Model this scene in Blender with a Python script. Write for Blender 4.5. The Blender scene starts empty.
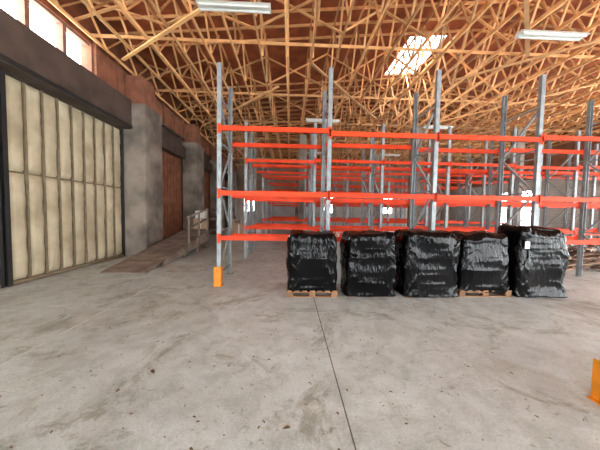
import bpy, math, random
from mathutils import Vector, Matrix, noise
random.seed(7)
S=bpy.context.scene
S.view_settings.view_transform='Standard'
def link(o,parent=None):
    S.collection.objects.link(o)
    if parent: o.parent=parent
    return o
def empty(name,loc=(0,0,0)):
    e=bpy.data.objects.new(name,None); e.location=loc; e.empty_display_size=0.2
    return link(e)
# ---------------- materials
def mat(name,col,rough=0.7,metal=0.0,var=0.0,scale=4.0,island=0.0,bump=0.0,bscale=30,col2=None,stretch=(1,1,1),spec=0.5):
    m=bpy.data.materials.new(name); m.use_nodes=True
    nt=m.node_tree; b=nt.nodes['Principled BSDF']
    b.inputs['Roughness'].default_value=rough; b.inputs['Metallic'].default_value=metal
    b.inputs['Specular IOR Level'].default_value=spec
    tc=nt.nodes.new('ShaderNodeTexCoord'); mp=nt.nodes.new('ShaderNodeMapping')
    mp.inputs['Scale'].default_value=stretch
    nt.links.new(tc.outputs['Object'],mp.inputs['Vector'])
    n=nt.nodes.new('ShaderNodeTexNoise'); n.inputs['Scale'].default_value=scale; n.inputs['Detail'].default_value=5
    nt.links.new(mp.outputs[0],n.inputs['Vector'])
    r=nt.nodes.new('ShaderNodeValToRGB')
    c2=col2 or tuple(c*(1-var) for c in col)
    r.color_ramp.elements[0].position=0.35; r.color_ramp.elements[1].position=0.65
    r.color_ramp.elements[0].color=(*c2,1); r.color_ramp.elements[1].color=(*col,1)
    nt.links.new(n.outputs['Fac'],r.inputs[0])
    out=r.outputs[0]
    if island>0:
        g=nt.nodes.new('ShaderNodeNewGeometry'); mr=nt.nodes.new('ShaderNodeMapRange')
        mr.inputs['To Min'].default_value=1-island; mr.inputs['To Max'].default_value=1+island
        nt.links.new(g.outputs['Random Per Island'],mr.inputs['Value'])
        mx=nt.nodes.new('ShaderNodeMix'); mx.data_type='RGBA'; mx.blend_type='MULTIPLY'; mx.inputs['Factor'].default_value=1
        nt.links.new(out,mx.inputs[6]); nt.links.new(mr.outputs[0],mx.inputs[7]); out=mx.outputs[2]
    nt.links.new(out,b.inputs['Base Color'])
    if bump>0:
        n2=nt.nodes.new('ShaderNodeTexNoise'); n2.inputs['Scale'].default_value=bscale; n2.inputs['Detail'].default_value=4
        nt.links.new(mp.outputs[0],n2.inputs['Vector'])
        bp=nt.nodes.new('ShaderNodeBump'); bp.inputs['Strength'].default_value=bump; bp.inputs['Distance'].default_value=0.02
        nt.links.new(n2.outputs['Fac'],bp.inputs['Height']); nt.links.new(bp.outputs[0],b.inputs['Normal'])
    return m
M={}
M['lumber']=mat('lumber',(0.82,0.45,0.19),0.7,var=0.28,scale=3,island=0.35)
M['deck']=mat('roof_deck',(0.42,0.115,0.04),0.85,col2=(0.26,0.066,0.026),scale=2.5)
M['redwood']=mat('brown_panel',(0.30,0.115,0.062),0.8,var=0.35,scale=3)
M['header']=mat('header_dark',(0.10,0.068,0.053),0.8,var=0.4,scale=2,bump=0.3)
M['foam']=mat('insulation_foam',(0.56,0.49,0.34),0.85,col2=(0.38,0.32,0.21),scale=1.6,bump=0.6,bscale=14)
M['foamrib']=mat('door_rib',(0.24,0.19,0.12),0.8,var=0.3,scale=6)
M['darksteel']=mat('dark_steel',(0.02,0.02,0.02),0.6,var=0.3)
M['concrete']=mat('column_concrete',(0.31,0.265,0.22),0.9,col2=(0.13,0.108,0.09),scale=1.3,bump=0.4,bscale=12)
M['block']=mat('block_wall',(0.58,0.56,0.53),0.9,col2=(0.42,0.41,0.38),scale=1.2)
M['farwall']=mat('far_wall',(0.34,0.24,0.17),0.9,var=0.35,scale=0.8)
M['steel']=mat('galvanised_steel',(0.32,0.355,0.37),0.5,metal=0.25,var=0.3,scale=8)
M['beam']=mat('red_beam_paint',(0.84,0.062,0.012),0.5,var=0.25,scale=3,island=0.15,spec=0.2)
M['yellow']=mat('guard_paint',(0.80,0.27,0.008),0.5,var=0.2,scale=8)
M['pallet']=mat('pallet_wood',(0.30,0.155,0.075),0.8,var=0.35,scale=8,island=0.2)
M['ramp']=mat('ramp_planks',(0.27,0.215,0.175),0.8,col2=(0.15,0.115,0.095),scale=3,island=0.25)
M['white']=mat('fixture_white',(0.72,0.74,0.70),0.4,var=0.05)
M['gap_form']=mat('form_white',(0.78,0.78,0.75),0.6,var=0.15,scale=6,bump=0.5,bscale=10)
M['leaf']=mat('dry_leaf',(0.24,0.15,0.08),0.9,var=0.4,island=0.5)
M['scrap']=mat('scrap_wood',(0.30,0.19,0.13),0.9,var=0.4,island=0.9)
M['frame']=mat('window_frame',(0.30,0.15,0.10),0.7,var=0.2)
M['label']=mat('paper_label',(0.85,0.85,0.83),0.6,var=0.05)
M['carton']=mat('carton',(0.45,0.31,0.19),0.8,var=0.2)
def floor_mat():
    m=bpy.data.materials.new('concrete_floor'); m.use_nodes=True; nt=m.node_tree; b=nt.nodes['Principled BSDF']
    tc=nt.nodes.new('ShaderNodeTexCoord')
    def N(s,d,rough=0.6,dist=0,off=0):
        n=nt.nodes.new('ShaderNodeTexNoise'); n.inputs['Scale'].default_value=s; n.inputs['Detail'].default_value=d
        n.inputs['Roughness'].default_value=rough; n.inputs['Distortion'].default_value=dist
        mp=nt.nodes.new('ShaderNodeMapping'); mp.inputs['Location'].default_value=(off,off*.7,0)
        nt.links.new(tc.outputs['Object'],mp.inputs[0]); nt.links.new(mp.outputs[0],n.inputs['Vector']); return n
    def ramp(n,p0,c0,p1,c1):
        r=nt.nodes.new('ShaderNodeValToRGB'); e=r.color_ramp.elements
        e[0].position=p0; e[0].color=(*c0,1); e[1].position=p1; e[1].color=(*c1,1)
        nt.links.new(n.outputs['Fac'],r.inputs[0]); return r
    def mul(a,c,f=1):
        x=nt.nodes.new('ShaderNodeMix'); x.data_type='RGBA'; x.blend_type='MULTIPLY'; x.inputs['Factor'].default_value=f
        nt.links.new(a,x.inputs[6]); nt.links.new(c,x.inputs[7]); return x.outputs[2]
    base=ramp(N(0.45,9,0.68,0.8),0.36,(0.52,0.575,0.56),0.60,(0.70,0.79,0.79))
    mott=ramp(N(3.5,9,0.75,0.4),0.36,(0.76,0.76,0.74),0.56,(1,1,1))
    fine=ramp(N(50,5,0.75),0.34,(0.80,0.80,0.78),0.58,(1,1,1))
    spots=ramp(N(11,4,0.65,0.8,13),0.29,(0.48,0.44,0.38),0.38,(1,1,1))
    dirt=ramp(N(0.9,9,0.80,1.2,31),0.38,(0.56,0.53,0.46),0.47,(1,1,1))
    c=mul(base.outputs[0],mott.outputs[0]); c=mul(c,fine.outputs[0]); c=mul(c,spots.outputs[0],0.8); c=mul(c,dirt.outputs[0],0.85)
    nt.links.new(c,b.inputs['Base Color'])
    rr=nt.nodes.new('ShaderNodeMapRange'); rr.inputs['To Min'].default_value=0.36; rr.inputs['To Max'].default_value=0.68
    nt.links.new(N(1.2,5).outputs['Fac'],rr.inputs['Value']); nt.links.new(rr.outputs[0],b.inputs['Roughness'])
    b.inputs['Specular IOR Level'].default_value=0.4
    bp=nt.nodes.new('ShaderNodeBump'); bp.inputs['Strength'].default_value=0.15; bp.inputs['Distance'].default_value=0.01
    nt.links.new(N(25,5).outputs['Fac'],bp.inputs['Height']); nt.links.new(bp.outputs[0],b.inputs['Normal'])
    return m
M['floor']=floor_mat()
M['joint']=mat('floor_joint',(0.13,0.12,0.11),0.95,var=0.4,scale=9)
M['joint2']=mat('floor_joint_filled',(0.72,0.78,0.77),0.9,var=0.25,scale=9)
def wrap_mat():
    m=bpy.data.materials.new('black_stretch_wrap'); m.use_nodes=True; nt=m.node_tree; b=nt.nodes['Principled BSDF']
    b.inputs['Base Color'].default_value=(0.002,0.002,0.0025,1); b.inputs['Roughness'].default_value=0.13
    b.inputs['Specular IOR Level'].default_value=0.17
    tc=nt.nodes.new('ShaderNodeTexCoord'); 
    hs=[]
    for rot,sc,s in (((0.3,0.5,0.2),(3,3,1.0),3.6),((0.1,-0.9,0.6),(5,1.0,1.2),3.0)):
        mp=nt.nodes.new('ShaderNodeMapping'); mp.inputs['Rotation'].default_value=rot; mp.inputs['Scale'].default_value=sc
        nt.links.new(tc.outputs['Object'],mp.inputs['Vector'])
        n=nt.nodes.new('ShaderNodeTexNoise'); n.inputs['Scale'].default_value=s; n.inputs['Detail'].default_value=2; n.inputs['Distortion'].default_value=1.0
        nt.links.new(mp.outputs[0],n.inputs['Vector']); hs.append(n.outputs['Fac'])
    a=nt.nodes.new('ShaderNodeMath'); a.operation='ADD'; nt.links.new(hs[0],a.inputs[0]); nt.links.new(hs[1],a.inputs[1])
    bp=nt.nodes.new('ShaderNodeBump'); bp.inputs['Strength'].default_value=0.65; bp.inputs['Distance'].default_value=0.022
    nt.links.new(a.outputs[0],bp.inputs['Height']); nt.links.new(bp.outputs[0],b.inputs['Normal'])
    return m
M['wrap']=wrap_mat()
# ---------------- mesh builder
class MB:
    def __init__(s): s.v=[];s.f=[];s.mi=[];s.mats=[]
    def m(s,k):
        if k not in s.mats: s.mats.append(k)
        return s.mats.index(k)
    def hexa(s,pts,k):
        o=len(s.v); s.v+= [tuple(p) for p in pts]; i=s.m(k)
        for f in ((0,3,2,1),(4,5,6,7),(0,1,5,4),(1,2,6,5),(2,3,7,6),(3,0,4,7)):
            s.f.append(tuple(o+a for a in f)); s.mi.append(i)
    def box(s,x0,x1,y0,y1,z0,z1,k):
        s.hexa([(x0,y0,z0),(x1,y0,z0),(x1,y1,z0),(x0,y1,z0),(x0,y0,z1),(x1,y0,z1),(x1,y1,z1),(x0,y1,z1)],k)
    def bar(s,p,q,w,h,k,up=(0,0,1)):
        p=Vector(p);q=Vector(q);d=(q-p).normalized();u=Vector(up)
        if abs(d.dot(u))>0.98:u=Vector((0,1,0))
        a=d.cross(u).normalized()*w/2; b=a.cross(d).normalized()*h/2
        s.hexa([p-a-b,p+a-b,p+a+b,p-a+b,q-a-b,q+a-b,q+a+b,q-a+b],k)
    def obj(s,name,parent=None,bevel=0,smooth=False):
        me=bpy.data.meshes.new(name); me.from_pydata(s.v,[],s.f)
        for k in s.mats: me.materials.append(M[k])
        me.polygons.foreach_set('material_index',s.mi)
        if smooth: me.polygons.foreach_set('use_smooth',[True]*len(me.polygons))
        me.update(); o=bpy.data.objects.new(name,me); link(o,parent)
        if bevel:
            b=o.modifiers.new('bevel','BEVEL'); b.width=bevel; b.segments=2
        return o
XL=-5.7; XR=17.5; YB=27.0; YF=-6.0; XRIDGE=6.6; ZE=7.2; ZR=8.3
def zr(x):
    return ZE+(ZR-ZE)*((x-XL)/(XRIDGE-XL)) if x<XRIDGE else ZE+(ZR-ZE)*((XR-x)/(XR-XRIDGE))
# floor
b=MB(); b.box(XL-0.3,XR+0.3,-9,YB+0.3,-0.25,0,'floor'); b.obj('floor')
b=MB(); b.box(0.464,0.474,-8,26.9,-0.02,0.0015,'joint')
b.box(XL+.1,XR-.1,11.0,11.012,-0.02,0.0015,'joint')
b.obj('trim_1')
b=MB(); b.box(-2.93,-2.895,-5,26.9,-0.02,0.0012,'joint2'); b.obj('trim_2')
# left wall
b=MB()
b.box(XL-0.3,XL,YF,YB,4.3,5.45,'header')
b.box(XL-0.3,XL,YF,YB,6.27,ZE,'redwood')
b.box(XL-0.3,XL,7.55,YB,5.45,6.27,'redwood')
b.box(XL-0.3,XL,YF,0.4,5.45,6.27,'redwood')
b.box(XL-0.3,XL,YF,0.4,0,4.3,'concrete')
b.box(XL-0.3,XL-0.16,0.4,8.8,0,4.3,'header')
b.box(XL-0.3,XL,9.95,11.0,0,4.3,'concrete')
b.box(XL-0.3,XL-0.12,11.0,YB,0,4.3,'redwood')
b.box(XL-0.3,XL,8.8,9.95,0,4.3,'concrete')
b.obj('wall_left')
b=MB()
for y in [7.6,8.55,9.5,10.5,11.5,12.5,13.5,15,16.5,18,19.5,21,22.5,24]:
    b.box(XL,XL+0.09,y,y+0.12,5.35,6.5,'redwood')
b.box(XL,XL+0.1,7.6,26.5,5.33,5.42,'header')
b.obj('trim_3')
b=MB(); b.box(XL+0.005,XL+0.33,YF,8.78,4.32,5.28,'header'); b.box(XL+0.335,XL+0.36,YF,8.78,4.34,4.44,'darksteel')
b.box(XL+0.005,XL+0.2,9.97,26.5,4.32,4.9,'header')
b.obj('trim_4',bevel=0.01)
n=1
y=0.43
while y<7.4:
    w=MB(); y1=y+0.86
    w.box(XL-0.22,XL-0.05,y,y+0.05,5.45,6.27,'frame'); w.box(XL-0.22,XL-0.05,y1-0.01,y1+0.04,5.45,6.27,'frame')
    w.box(XL-0.22,XL-0.05,y+.05,y1-.01,5.45,5.50,'frame'); w.box(XL-0.22,XL-0.05,y+.05,y1-.01,6.22,6.27,'frame')
    w.obj('window_%d'%n); n+=1; y+=0.905
def door(name,y0,y1,ncell):
    e=empty(name,(XL,(y0+y1)/2,0))
    d=MB(); cx=0
    yy=lambda v:v-(y0+y1)/2
    d.box(-0.14,-0.03,yy(y0),yy(y1),0.03,4.28,'foamrib')
    d.box(-0.14,0.05,yy(y0),yy(y0)+0.09,0.02,4.29,'darksteel'); d.box(-0.14,0.05,yy(y1)-0.06,yy(y1),0.02,4.29,'darksteel')
    d.box(-0.14,0.04,yy(y0)+.09,yy(y1)-.06,0.02,0.09,'foamrib')
    for c in range(1,ncell):
        yc=yy(y0)+0.09+c*(y1-y0-0.15)/ncell; d.box(-0.03,0.03,yc-.016,yc+.016,.1,4.27,'foamrib')
    d.obj('door_frame',e)
    f=MB(); cw=(y1-y0-0.15)/ncell; i=f.m('foam')
    for c in range(ncell):
        for (z0,z1) in ((0.10,2.33),(2.37,4.27)):
            ya=yy(y0)+0.09+c*cw+0.018; yb=ya+cw-0.036
            nu,nv=8,30; o=len(f.v); sd=random.random()*50
            for a in range(nv+1):
                for bb in range(nu+1):
                    u=bb/nu; v=a/nv
                    eu=min(u,1-u)*(yb-ya); ev=min(v,1-v)*(z1-z0); ed=min(eu,ev)
                    h=-0.03+0.065*(1-math.exp(-ed/0.03))
                    py=ya+(yb-ya)*u; pz=z0+(z1-z0)*v
                    h+=0.022*noise.noise(Vector((py*3,pz*3,sd)))+0.012*noise.noise(Vector((py*12,pz*12,sd)))
                    if ed<1e-6: h=-0.03
                    f.v.append((h,py,pz))
            for a in range(nv):
                for bb in range(nu):
                    q=o+a*(nu+1)+bb; f.f.append((q,q+1,q+nu+2,q+nu+1)); f.mi.append(i)
    f.obj('foam_panels',e,smooth=True)
door('door_1',5.2,8.78,9)
door('door_2',0.42,5.14,11)
def wdoor(name,y0,y1):
    d=MB(); k=0; y=y0
    while y<y1-0.05:
        d.box(XL-0.11,XL-0.02,y,min(y+0.28,y1),0.02,4.28,'redwood'); y+=0.3
    d.box(XL-0.02,XL+0.03,y0,y1,2.0,2.2,'redwood'); d.obj(name)
wdoor('door_3',11.05,13.45); wdoor('door_4',14.65,17.9); wdoor('door_5',19.1,22.4)
for i,y in enumerate((8.82,13.5,18.0,22.5)):
    d=MB(); d.box(XL+0.005,-4.95,y,y+1.12,0,5.2,'concrete'); d.box(XL+0.005,-5.1,y+.15,y+0.95,5.2,6.2,'redwood')
    d.obj('concrete_column',bevel=0.02)
# back wall with windows
b=MB()
wins=[(-5.0,-3.6),(3.4,4.8),(9.6,11.2)]
zw0,zw1=1.7,3.4
x=XL
for (a,c) in wins:
    b.box(x,a,YB,YB+0.3,zw0,zw1,'block'); x=c
b.box(x,XR,YB,YB+0.3,zw0,zw1,'block')
b.box(XL,XR,YB,YB+0.3,0,zw0,'block'); b.box(XL,XR,YB,YB+0.3,zw1,ZE,'farwall')
b.hexa([(XL,YB,ZE),(XR,YB,ZE),(XR,YB+.3,ZE),(XL,YB+.3,ZE),(XRIDGE-.01,YB,ZR),(XRIDGE+.01,YB,ZR),(XRIDGE+.01,YB+.3,ZR),(XRIDGE-.01,YB+.3,ZR)],'deck')
b.obj('wall_back')
for i,(a,c) in enumerate(wins):
    w=MB(); 
    for t in range(4):
        xx=a+(c-a)*t/3; xx=min(max(xx,a+.03),c-.03); w.box(xx-.03,xx+.03,YB+.1,YB+.16,zw0,zw1,'frame')
    w.box(a,c,YB+.105,YB+.155,2.27,2.33,'frame'); w.obj('window_%d'%(n+i))
# unseen front wall: bays added to let sky in, solid centre darkens wrap reflections
b=MB()
b.box(XL,-5.2,YF-.3,YF,0,5,'block'); b.box(0.2,6.2,YF-.3,YF,0,5,'block'); b.box(XR-1,XR,YF-.3,YF,0,5,'block'); b.box(XL,XR,YF-.3,YF,5,ZE,'redwood')
b.hexa([(XL,YF-.3,ZE),(XR,YF-.3,ZE),(XR,YF,ZE),(XL,YF,ZE),(XRIDGE-.01,YF-.3,ZR),(XRIDGE+.01,YF-.3,ZR),(XRIDGE+.01,YF,ZR),(XRIDGE-.01,YF,ZR)],'deck')
b.obj('wall_front_unseen')
# right wall (concrete block, doorway; unseen near bays opened for sky light)
b=MB()
b.box(XR,XR+.3,11.5,17.5,0,4.3,'block'); b.box(XR,XR+.3,20.5,YB,0,4.3,'block'); b.box(XR,XR+.3,17.5,20.5,3.5,4.3,'block')
b.box(XR,XR+.3,YF,YB,4.3,ZE,'redwood')
b.box(XR,XR+.3,3.5,4.5,0,4.3,'block')
z=0.2
while z<4.3:
    b.box(XR-.004,XR,11.5,17.5,z,z+0.012,'concrete'); b.box(XR-.004,XR,20.5,YB,z,z+0.012,'concrete'); z+=0.2
b.obj('wall_right')
for (x,y) in ((0.7,15.2),(0.7,23.5),(6.6,13.2),(6.6,19.3),(12.2,13.2),(12.2,19.3)):
    d=MB(); d.box(x-.22,x+.22,y-.22,y+.22,0,6.2,'concrete'); d.box(x-.3,x+.3,y-.3,y+.3,0,0.25,'concrete'); d.obj('support_column',bevel=0.015)
# roof
b=MB()
def rq(x0,x1,y0,y1):
    b.hexa([(x0,y0,zr(x0)),(x1,y0,zr(x1)),(x1,y1,zr(x1)),(x0,y1,zr(x0)),(x0,y0,zr(x0)+.08),(x1,y0,zr(x1)+.08),(x1,y1,zr(x1)+.08),(x0,y1,zr(x0)+.08)],'deck')
sy0,sy1=9.3,11.9; sx0,sx1=4.25,5.7
rq(XL-.3,sx0,YF,YB+.3); rq(sx0,sx1,YF,sy0); rq(sx0,sx1,sy1,YB+.3); rq(sx1,XRIDGE,YF,YB+.3); rq(XRIDGE,XR+.3,YF,YB+.3)
b.obj('ceiling')
w=MB()
for t in (sx0+.02,(sx0+sx1)/2,sx1-.02): w.bar((t,sy0,zr(t)+.03),(t,sy1,zr(t)+.03),.05,.1,'white')
w.obj('window_%d'%(n+6))
# trusses run front-to-back, evenly spaced and aligned
t=MB(); ZB=6.32
x=XL+0.2; k=0
txs=[]
while x<XR-0.1:
    txs.append(x); x+=0.76
for k,x in enumerate(txs):
    zt=zr(x)-.15
    t.bar((x,YF+.1,ZB),(x,YB-.1,ZB),0.042,0.09,'lumber')
    t.bar((x,YF+.1,zt),(x,YB-.1,zt),0.042,0.09,'lumber')
    y=YF+0.3; st=1.5
    while y<YB-1.6:
        t.bar((x+.040,y,ZB),(x+.040,y+st*.5,zt),0.034,0.055,'lumber',up=(1,0,0))
        t.bar((x+.040,y+st*.5,zt),(x+.040,y+st,ZB),0.034,0.055,'lumber',up=(1,0,0))
        y+=st
y=YF+.4
while y<YB-.2:
    if not(sy0<y<sy1):
        t.bar((XL+.05,y,zr(XL)-.04),(XRIDGE,y,ZR-.04),0.045,0.07,'lumber'); t.bar((XRIDGE,y,ZR-.04),(XR-.05,y,zr(XR)-.04),0.045,0.07,'lumber')
    y+=0.61
y=1.2
while y<YB-.3:
    t.bar((XL+.05,y,ZB+.1),(XR-.05,y,ZB+.1),0.035,0.08,'lumber'); y+=3.1
for y in [1.0+2.9*i for i in range(9)]:
    for i in range(0,len(txs)-3,3):
        xa,xb=txs[i],txs[i+3]
        t.bar((xa,y,ZB+.08),(xb,y,zr(xb)-.2),0.035,0.07,'lumber',up=(0,1,0))
        t.bar((xa,y+.06,zr(xa)-.2),(xb,y+.06,ZB+.08),0.035,0.07,'lumber',up=(0,1,0))
for (p,q) in (((-5.25,8.2),(-2.0,6.0)),((9.5,5.2),(5.6,8.6)),((0.6,8.0),(4.2,12.4)),((-4.8,14),(-.5,9.5)),((3.2,3.6),(6.8,7.2)),((11,8),(7.2,12.6)),((12.5,12),(8,16.5))):
    t.bar((p[0],p[1],ZB-.07),(q[0],q[1],ZB-.07),0.09,0.04,'lumber')
t.obj('roof_trusses')
def fixture(x0,x1,y):
    e=empty('fluorescent_light_fixture',((x0+x1)/2,y,6.14)); L=(x1-x0)/2
    d=MB(); d.hexa([(-L,-.14,-.03),(L,-.14,-.03),(L,.14,-.03),(-L,.14,-.03),(-L,-.07,.05),(L,-.07,.05),(L,.07,.05),(-L,.07,.05)],'white')
    for yy in(-.07,.07): 
        d.bar((-L+.04,yy,-.05),(L-.04,yy,-.05),.035,.035,'white')
    d.obj('housing',e)
    h=MB()
    for xx in(-L*.7,L*.7): h.bar((xx,0,.05),(xx,0,.18),.015,.015,'steel')
    h.obj('hangers',e)
for (a,c,y) in ((-2.1,-0.5,5.80),(5.6,7.3,6.2),(0.7,2.35,12.4),(6.8,8.3,12.8),(0.7,2.3,19),(6.8,8.3,19)): fixture(a,c,y)
# ---------------- racks
PW=0.085
def frame_(d,x,y0,y1,H):
    for y in (y0,y1):
        d.box(x-PW/2,x-PW/2+0.012,y-PW/2,y+PW/2,0.012,H,'steel'); d.box(x+PW/2-.012,x+PW/2,y-PW/2,y+PW/2,0.012,H,'steel')
        d.box(x-PW/2+.012,x+PW/2-.012,y-(PW/2 if y==y0 else -PW/2+.012),y-(PW/2-.012 if y==y0 else -PW/2),0.012,H,'steel')
        d.box(x-.08,x+.08,y-.08,y+.08,0,0.012,'steel')
    z=0.25; k=0
    d.bar((x,y0+.03,z),(x,y1-.03,z),.035,.035,'steel')
    while z+0.95<H:
        a,c=(y0+.03,y1-.03) if k%2==0 else (y1-.03,y0+.03)
        d.bar((x,a,z),(x,c,z+.9),.035,.035,'steel'); z+=.95; k+=1
        d.bar((x,y0+.03,z),(x,y1-.03,z),.03,.03,'steel')
def row(xs,y0,y1,H,levels,skip=()):
    e=empty('pallet_rack',(0,0,0))
    d=MB()
    for x in xs: frame_(d,x,y0,y1,H+random.uniform(-.05,.05))
    d.obj('upright_frames',e)
    d=MB()
    for i in range(len(xs)-1):
        for li,z in enumerate(levels):
            if (i,li) in skip: continue
            for y in (y0-PW/2-.02,y1+PW/2+.02):
                dz=random.choice((0,0,.0,-.05))
                a=xs[i]+PW/2-.03;c=xs[i+1]-PW/2+.03
                d.box(a,c,y-.025,y+.025,z-.05+dz,z+.05+dz,'beam')
                s=1 if y<y0 else -1
                for xx in(xs[i]+.012,xs[i+1]-.012):
                    d.box(xx-.03,xx+.03,y-s*.03-.006,y-s*.03+.006,z-.11+dz,z+.09+dz,'beam')
    d.obj('beams',e)
X=[-1.53+2.36*i for i in range(8)]
row(X[:7],5.48,6.46,4.72,(1.04,2.0,3.36))
X2=[x for x in X]
row(X2,8.7,9.7,4.7,(1.07,2.08,3.4))
row(X2,10.0,11.0,4.7,(1.07,2.4,3.4),skip=((1,0),(3,1)))
row(X2[:7],14.0,15.0-.1,4.7,(1.2,2.3,3.6))
row(X2[:7],17.5,18.5,4.7,(1.2,2.3,3.6))
row(X2[:7],22,23,4.7,(1.2,2.3,3.6))
def guard(x,y,h=0.42,w=0.16,rot=0):
    d=MB(); tt=.01; 
    d.box(-w/2,w/2,-w/2,-w/2+tt,0,h,'yellow'); d.box(-w/2,-w/2+tt,-w/2+tt,w/2,0,h,'yellow'); d.box(w/2-tt,w/2,-w/2+tt,w/2,0,h,'yellow')
    d.box(-w/2-.03,-w/2,-w/2,w/2,0,.012,'yellow'); d.box(w/2,w/2+.03,-w/2,w/2,0,.012,'yellow')
    for sx in (-1,1): d.box(sx*(w/2+.015)-.01,sx*(w/2+.015)+.01,-.01,.01,.012,.03,'steel')
    o=d.obj('rack_post_guard'); o.location=(x,y,0); o.rotation_euler[2]=rot
guard(X[0],5.40,.42,.15)
guard(2.80,1.95,.36,.2)
# ---------------- pallets
def wood_pallet(d,w,dp,h=.13):
    for i in range(7):
        x=-w/2+.05+(w-.1)*i/6; d.box(x-.045,x+.045,-dp/2,dp/2,h-.02,h,'pallet')
    for y in(-dp/2+.05,0,dp/2-.05):
        d.box(-w/2,w/2,y-.045,y+.045,h-.04,h-.0205,'pallet'); d.box(-w/2,w/2,y-.045,y+.045,0,.02,'pallet')
        for x in (-w/2+.06,0,w/2-.06): d.box(x-.06,x+.06,y-.044,y+.044,.0205,h-.041,'pallet')
def wrapload(name,w,dp,z0,z1,seed,key,taper=0.0,lump=0.03,skirt=0.0):
    nu=144; nv=70; vs=[];fs=[]
    def ring(s,z,p=0.24):
        out=[]
        for i in range(nu):
            a=2*math.pi*i/nu; ca,sa=math.cos(a),math.sin(a)
            x=math.copysign(abs(ca)**p,ca)*w/2*s; y=math.copysign(abs(sa)**p,sa)*dp/2*s
            out.append((x,y,z))
        return out
    for j in range(nv+1):
        v=j/nv; z=z0+(z1-z0)*v
        s=1+0.015*math.sin(v*math.pi)-taper*v
        if v>0.88: s-=0.10*((v-.88)/.12)**2
        if v<0.15: s+=skirt*(1-v/.15)**1.5
        for p in ring(s,z): vs.append(p)
    for s2 in (0.84,0.7,0.5,0.3,0.12):
        for p in ring(s2*(1-taper),z1+0.02*(1-s2)): vs.append(p)
    rows=nv+6
    out=[]
    for k,(x,y,z) in enumerate(vs):
        P=Vector((x,y,z)); c=Vector((x,y,0)); L=c.length or 1; nrm=c/L
        j=k//nu; v=min(1,j/nv)
        h=lump*noise.noise(Vector((x*2.3+seed,y*2.3,z*2.0)))*1.3
        r=1-abs(noise.noise(Vector((x*3.6+z*1.4+seed,y*3.6,z*1.6-x*2)))); h+=0.024*(r**8)-.008
        r=1-abs(noise.noise(Vector((x*3.4-z*2.5,y*3+seed,z*1.5+x*4)))); h+=0.018*(r**8)
        r=1-abs(noise.noise(Vector((x*7+z*2+seed,y*7,z*3)))); h+=0.008*(r**6)
        if j<=nv:
            P=P+nrm*h; 
            if v>.7: P.z+=0.07*noise.noise(Vector((x*2.5+seed,y*2.5,3)))*(v-.7)/.3
            if j==0: P.z=z0
        else:
            P.z+=0.07*noise.noise(Vector((x*2.5+seed,y*2.5,3)))+.03*(1-abs(noise.noise(Vector((x*5+seed,y*5,7)))))**3-.01
        out.append(P)
    for j in range(rows-1):
        for i in range(nu):
            a=j*nu+i; c=j*nu+(i+1)%nu; fs.append((a,c,c+nu,a+nu))
    fs.append(tuple((rows-1)*nu+i for i in range(nu))); fs.append(tuple(reversed(range(nu))))
    me=bpy.data.meshes.new(name); me.from_pydata(out,[],fs); me.materials.append(M[key])
    me.polygons.foreach_set('use_smooth',[True]*len(fs)); me.update()
    return bpy.data.objects.new(name,me)
specs=[ # xc, w, front y, z0, top, taper, lump, skirt, seed
 (0.44,0.96,4.66,0.10,1.20,0.03,0.03,0.0,1.0),
 (1.58,1.00,4.66,0.02,1.22,0.05,0.04,0.03,5.3),
 (2.74,1.10,4.62,0.03,1.27,0.03,0.05,0.03,9.1),
 (3.89,1.05,4.72,0.09,1.24,0.05,0.04,0.0,14.2),
 (5.01,1.08,4.66,0.02,1.38,0.14,0.05,0.05,21.7)]
for (xc,w,yf,z0,zt,tp,lp,sk,sd) in specs:
    dp=.70; e=empty('black_wrapped_pallet',(xc,yf+dp/2,0)); d=MB()
    if z0<.05: wood_pallet(d,w-.1,dp-.1)
    else: wood_pallet(d,w+.01,dp)
    d.obj('wooden_pallet',e)
    o=wrapload('wrapped_load',w-.02,dp-.02,max(z0,.015),zt,sd,'wrap',tp,lp,sk); link(o,e)
    if xc>4.5:
        l=MB(); l.box(-.44,-.35,-dp/2-.012,-dp/2+.0,.98,1.12,'label'); l.obj('label',e)
for (xc,sd,w) in ((1.32,3,.62),(2.50,8,.8)):  # white forms standing behind the gaps between wrapped pallets
    e=empty('white_gap_form',(xc,6.0,0)); o=wrapload('form_body',w,.7,.0,1.0,sd,'gap_form',.05,.05,0); link(o,e)
    d=MB()
    for sx in(-1,1):
        for sy in(-1,1): d.bar((sx*w*.38,sy*.25,.94),(sx*w*.25,sy*.1,1.12),.05,.01,'gap_form')
    d.obj('top_loops',e)
# ---------------- ramp, platform
e=empty('loading_ramp')
d=MB(); y0,y1,x0,x1,zt=6.4,11.2,-4.75,-3.62,.76
nn=24
zf=lambda y: .03+(zt-.03)*(y-y0)/(y1-y0)
for i in range(nn):
    a=y0+(y1-y0)*i/nn; c=y0+(y1-y0)*(i+1)/nn-.008
    d.hexa([(x0,a,zf(a)-.028),(x1,a,zf(a)-.028),(x1,c,zf(c)-.028),(x0,c,zf(c)-.028),(x0,a,zf(a)),(x1,a,zf(a)),(x1,c,zf(c)),(x0,c,zf(c))],'ramp')
for x in (x0+.03,x1-.03):
    ya=y0+.9
    d.hexa([(x-.02,ya,0.0),(x+.02,ya,0.0),(x+.02,y1,0.3),(x-.02,y1,0.3),(x-.02,ya,zf(ya)-.03),(x+.02,ya,zf(ya)-.03),(x+.02,y1,zf(y1)-.03),(x-.02,y1,zf(y1)-.03)],'ramp')
    for yy in (8.8,10.0,11.1): d.box(x-.05,x+.05,yy-.05,yy+.05,0,max(.05,zf(yy)-.03),'ramp')
d.box(x0,x1,y1+.005,12.9,.70,.76,'ramp')
for x in(x0+.05,x1-.05):
    for yy in(11.4,12.8): d.box(x-.05,x+.05,yy-.05,yy+.05,0,.70,'ramp')
d.obj('ramp_deck',e)
d=MB()
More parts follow.
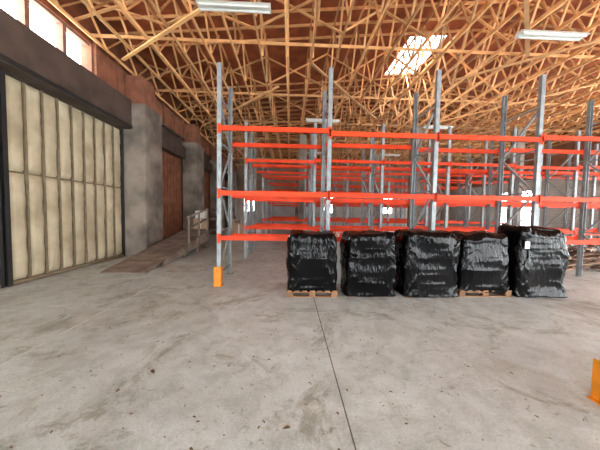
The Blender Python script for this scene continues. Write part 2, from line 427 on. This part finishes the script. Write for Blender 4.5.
for yy in (9.2,10.2,11.2,12.7):
    d.box(x1-.06,x1-.005,yy-.03,yy+.03,zf(min(yy,y1)),zf(min(yy,y1))+.95,'ramp')
for dz in (.5,.92):
    d.bar((x1-.08,9.15,zf(9.15)+dz),(x1-.08,11.2,zf(11.2)+dz),.04,.07,'ramp'); d.bar((x1-.08,11.2,zt+dz),(x1-.08,12.8,zt+dz),.04,.07,'ramp')
d.obj('handrail',e)
def carton(x,y,z,w,dp,h,r=0,key='carton',name='cardboard_box',parent=None):
    d=MB(); d.box(-w/2,w/2,-dp/2,dp/2,0,h,key); d.box(-w/2,-0.004,-dp/2,dp/2,h,h+.006,key); d.box(.004,w/2,-dp/2,dp/2,h,h+.006,key)
    d.box(-.03,.03,-dp/2-.002,dp/2+.002,h*.0+.02,h+.008,'label')
    o=d.obj(name,parent,bevel=.004); o.location=(x,y,z); o.rotation_euler[2]=r
carton(-4.3,12.3,.762,.6,.5,.5,.1,name='carton_lower',parent=e); carton(-4.28,12.3,1.275,.45,.4,.35,-.1,key='white',name='carton_upper',parent=e)
carton(-3.0,14.8,0,.7,.7,.9,.2); carton(-2.6,16.5,0,.8,.6,.6,.1,'white','storage_bin'); carton(-3.6,16.4,0,.6,.6,1.1,0)
# scrap lumber pile and spare pallets beyond the first rack
d=MB()
for i in range(150):
    L=random.uniform(.6,1.3); a=random.uniform(-.9,.9); cx=random.uniform(8.35,10.2); cy=random.uniform(7.2,7.7)
    z=.04+1.0*(i/150)*random.uniform(.5,1)*(1-abs(cx-9.1)/1.6)
    dx,dy=math.cos(a)*L/2,math.sin(a)*L/2*.6
    d.bar((cx-dx,cy-dy,max(.03,z-.08)),(cx+dx,cy+dy,max(.05,z+random.uniform(-.15,.2))),random.uniform(.05,.14),.03,'scrap')
d.obj('scrap_lumber_pile')
e=empty('stacked_wooden_pallets',(7.12,7.45,0))
for i in range(4):
    d=MB(); wood_pallet(d,1.0,.9); o=d.obj('pallet_%d'%(i+1),e); o.location=(random.uniform(-.03,.03),0,i*.131)
# leaves
d=MB(); i0=d.m('leaf')
def leaf(x,y,s):
    a=random.uniform(0,6.28); o=len(d.v); c,sn=math.cos(a),math.sin(a)
    prof=[(-1,0,.05),(-.45,.38,.25),(.2,.45,.3),(1,0,.12),(.25,-.42,.28),(-.4,-.35,.22),(0,0,.03)]
    for (u,v,h) in prof:
        u*=random.uniform(.8,1.1); v*=random.uniform(.7,1.2)
        d.v.append((x+s*(u*c-v*sn),y+s*(u*sn+v*c),.003+h*s*random.uniform(.5,1.4)))
    for k in range(6): d.f.append((o+k,o+(k+1)%6,o+6)); d.mi.append(i0)
for i in range(420):
    y=1.3+random.random()**1.3*3.2; x=random.uniform(-4.8,5.5)*(0.35+y/9)
    if x>2.45: continue
    leaf(x,y,random.choice((.006,.008,.01,.013,.02)))
leaf(0.0,1.78,.036); leaf(-1.34,2.46,.045); leaf(-1.5,2.2,.025); leaf(.35,3.3,.03)
d.obj('scattered_leaves')
# ---------------- world
w=bpy.data.worlds.new('World'); S.world=w; w.use_nodes=True
bg=w.node_tree.nodes['Background']; bg.inputs[0].default_value=(0.94,0.98,1.0,1); bg.inputs[1].default_value=13.5
# camera
cam=bpy.data.cameras.new('camera'); co=bpy.data.objects.new('camera',cam); link(co)
cam.sensor_width=36; cam.lens=15.0; cam.clip_start=.05
R=Matrix.Rotation(math.radians(-2.3),4,'Z')@Matrix.Rotation(math.radians(90-2.75),4,'X')@Matrix.Rotation(math.radians(0.95),4,'Z')
co.matrix_world=Matrix.Translation((0,0,1.6))@R
S.camera=co
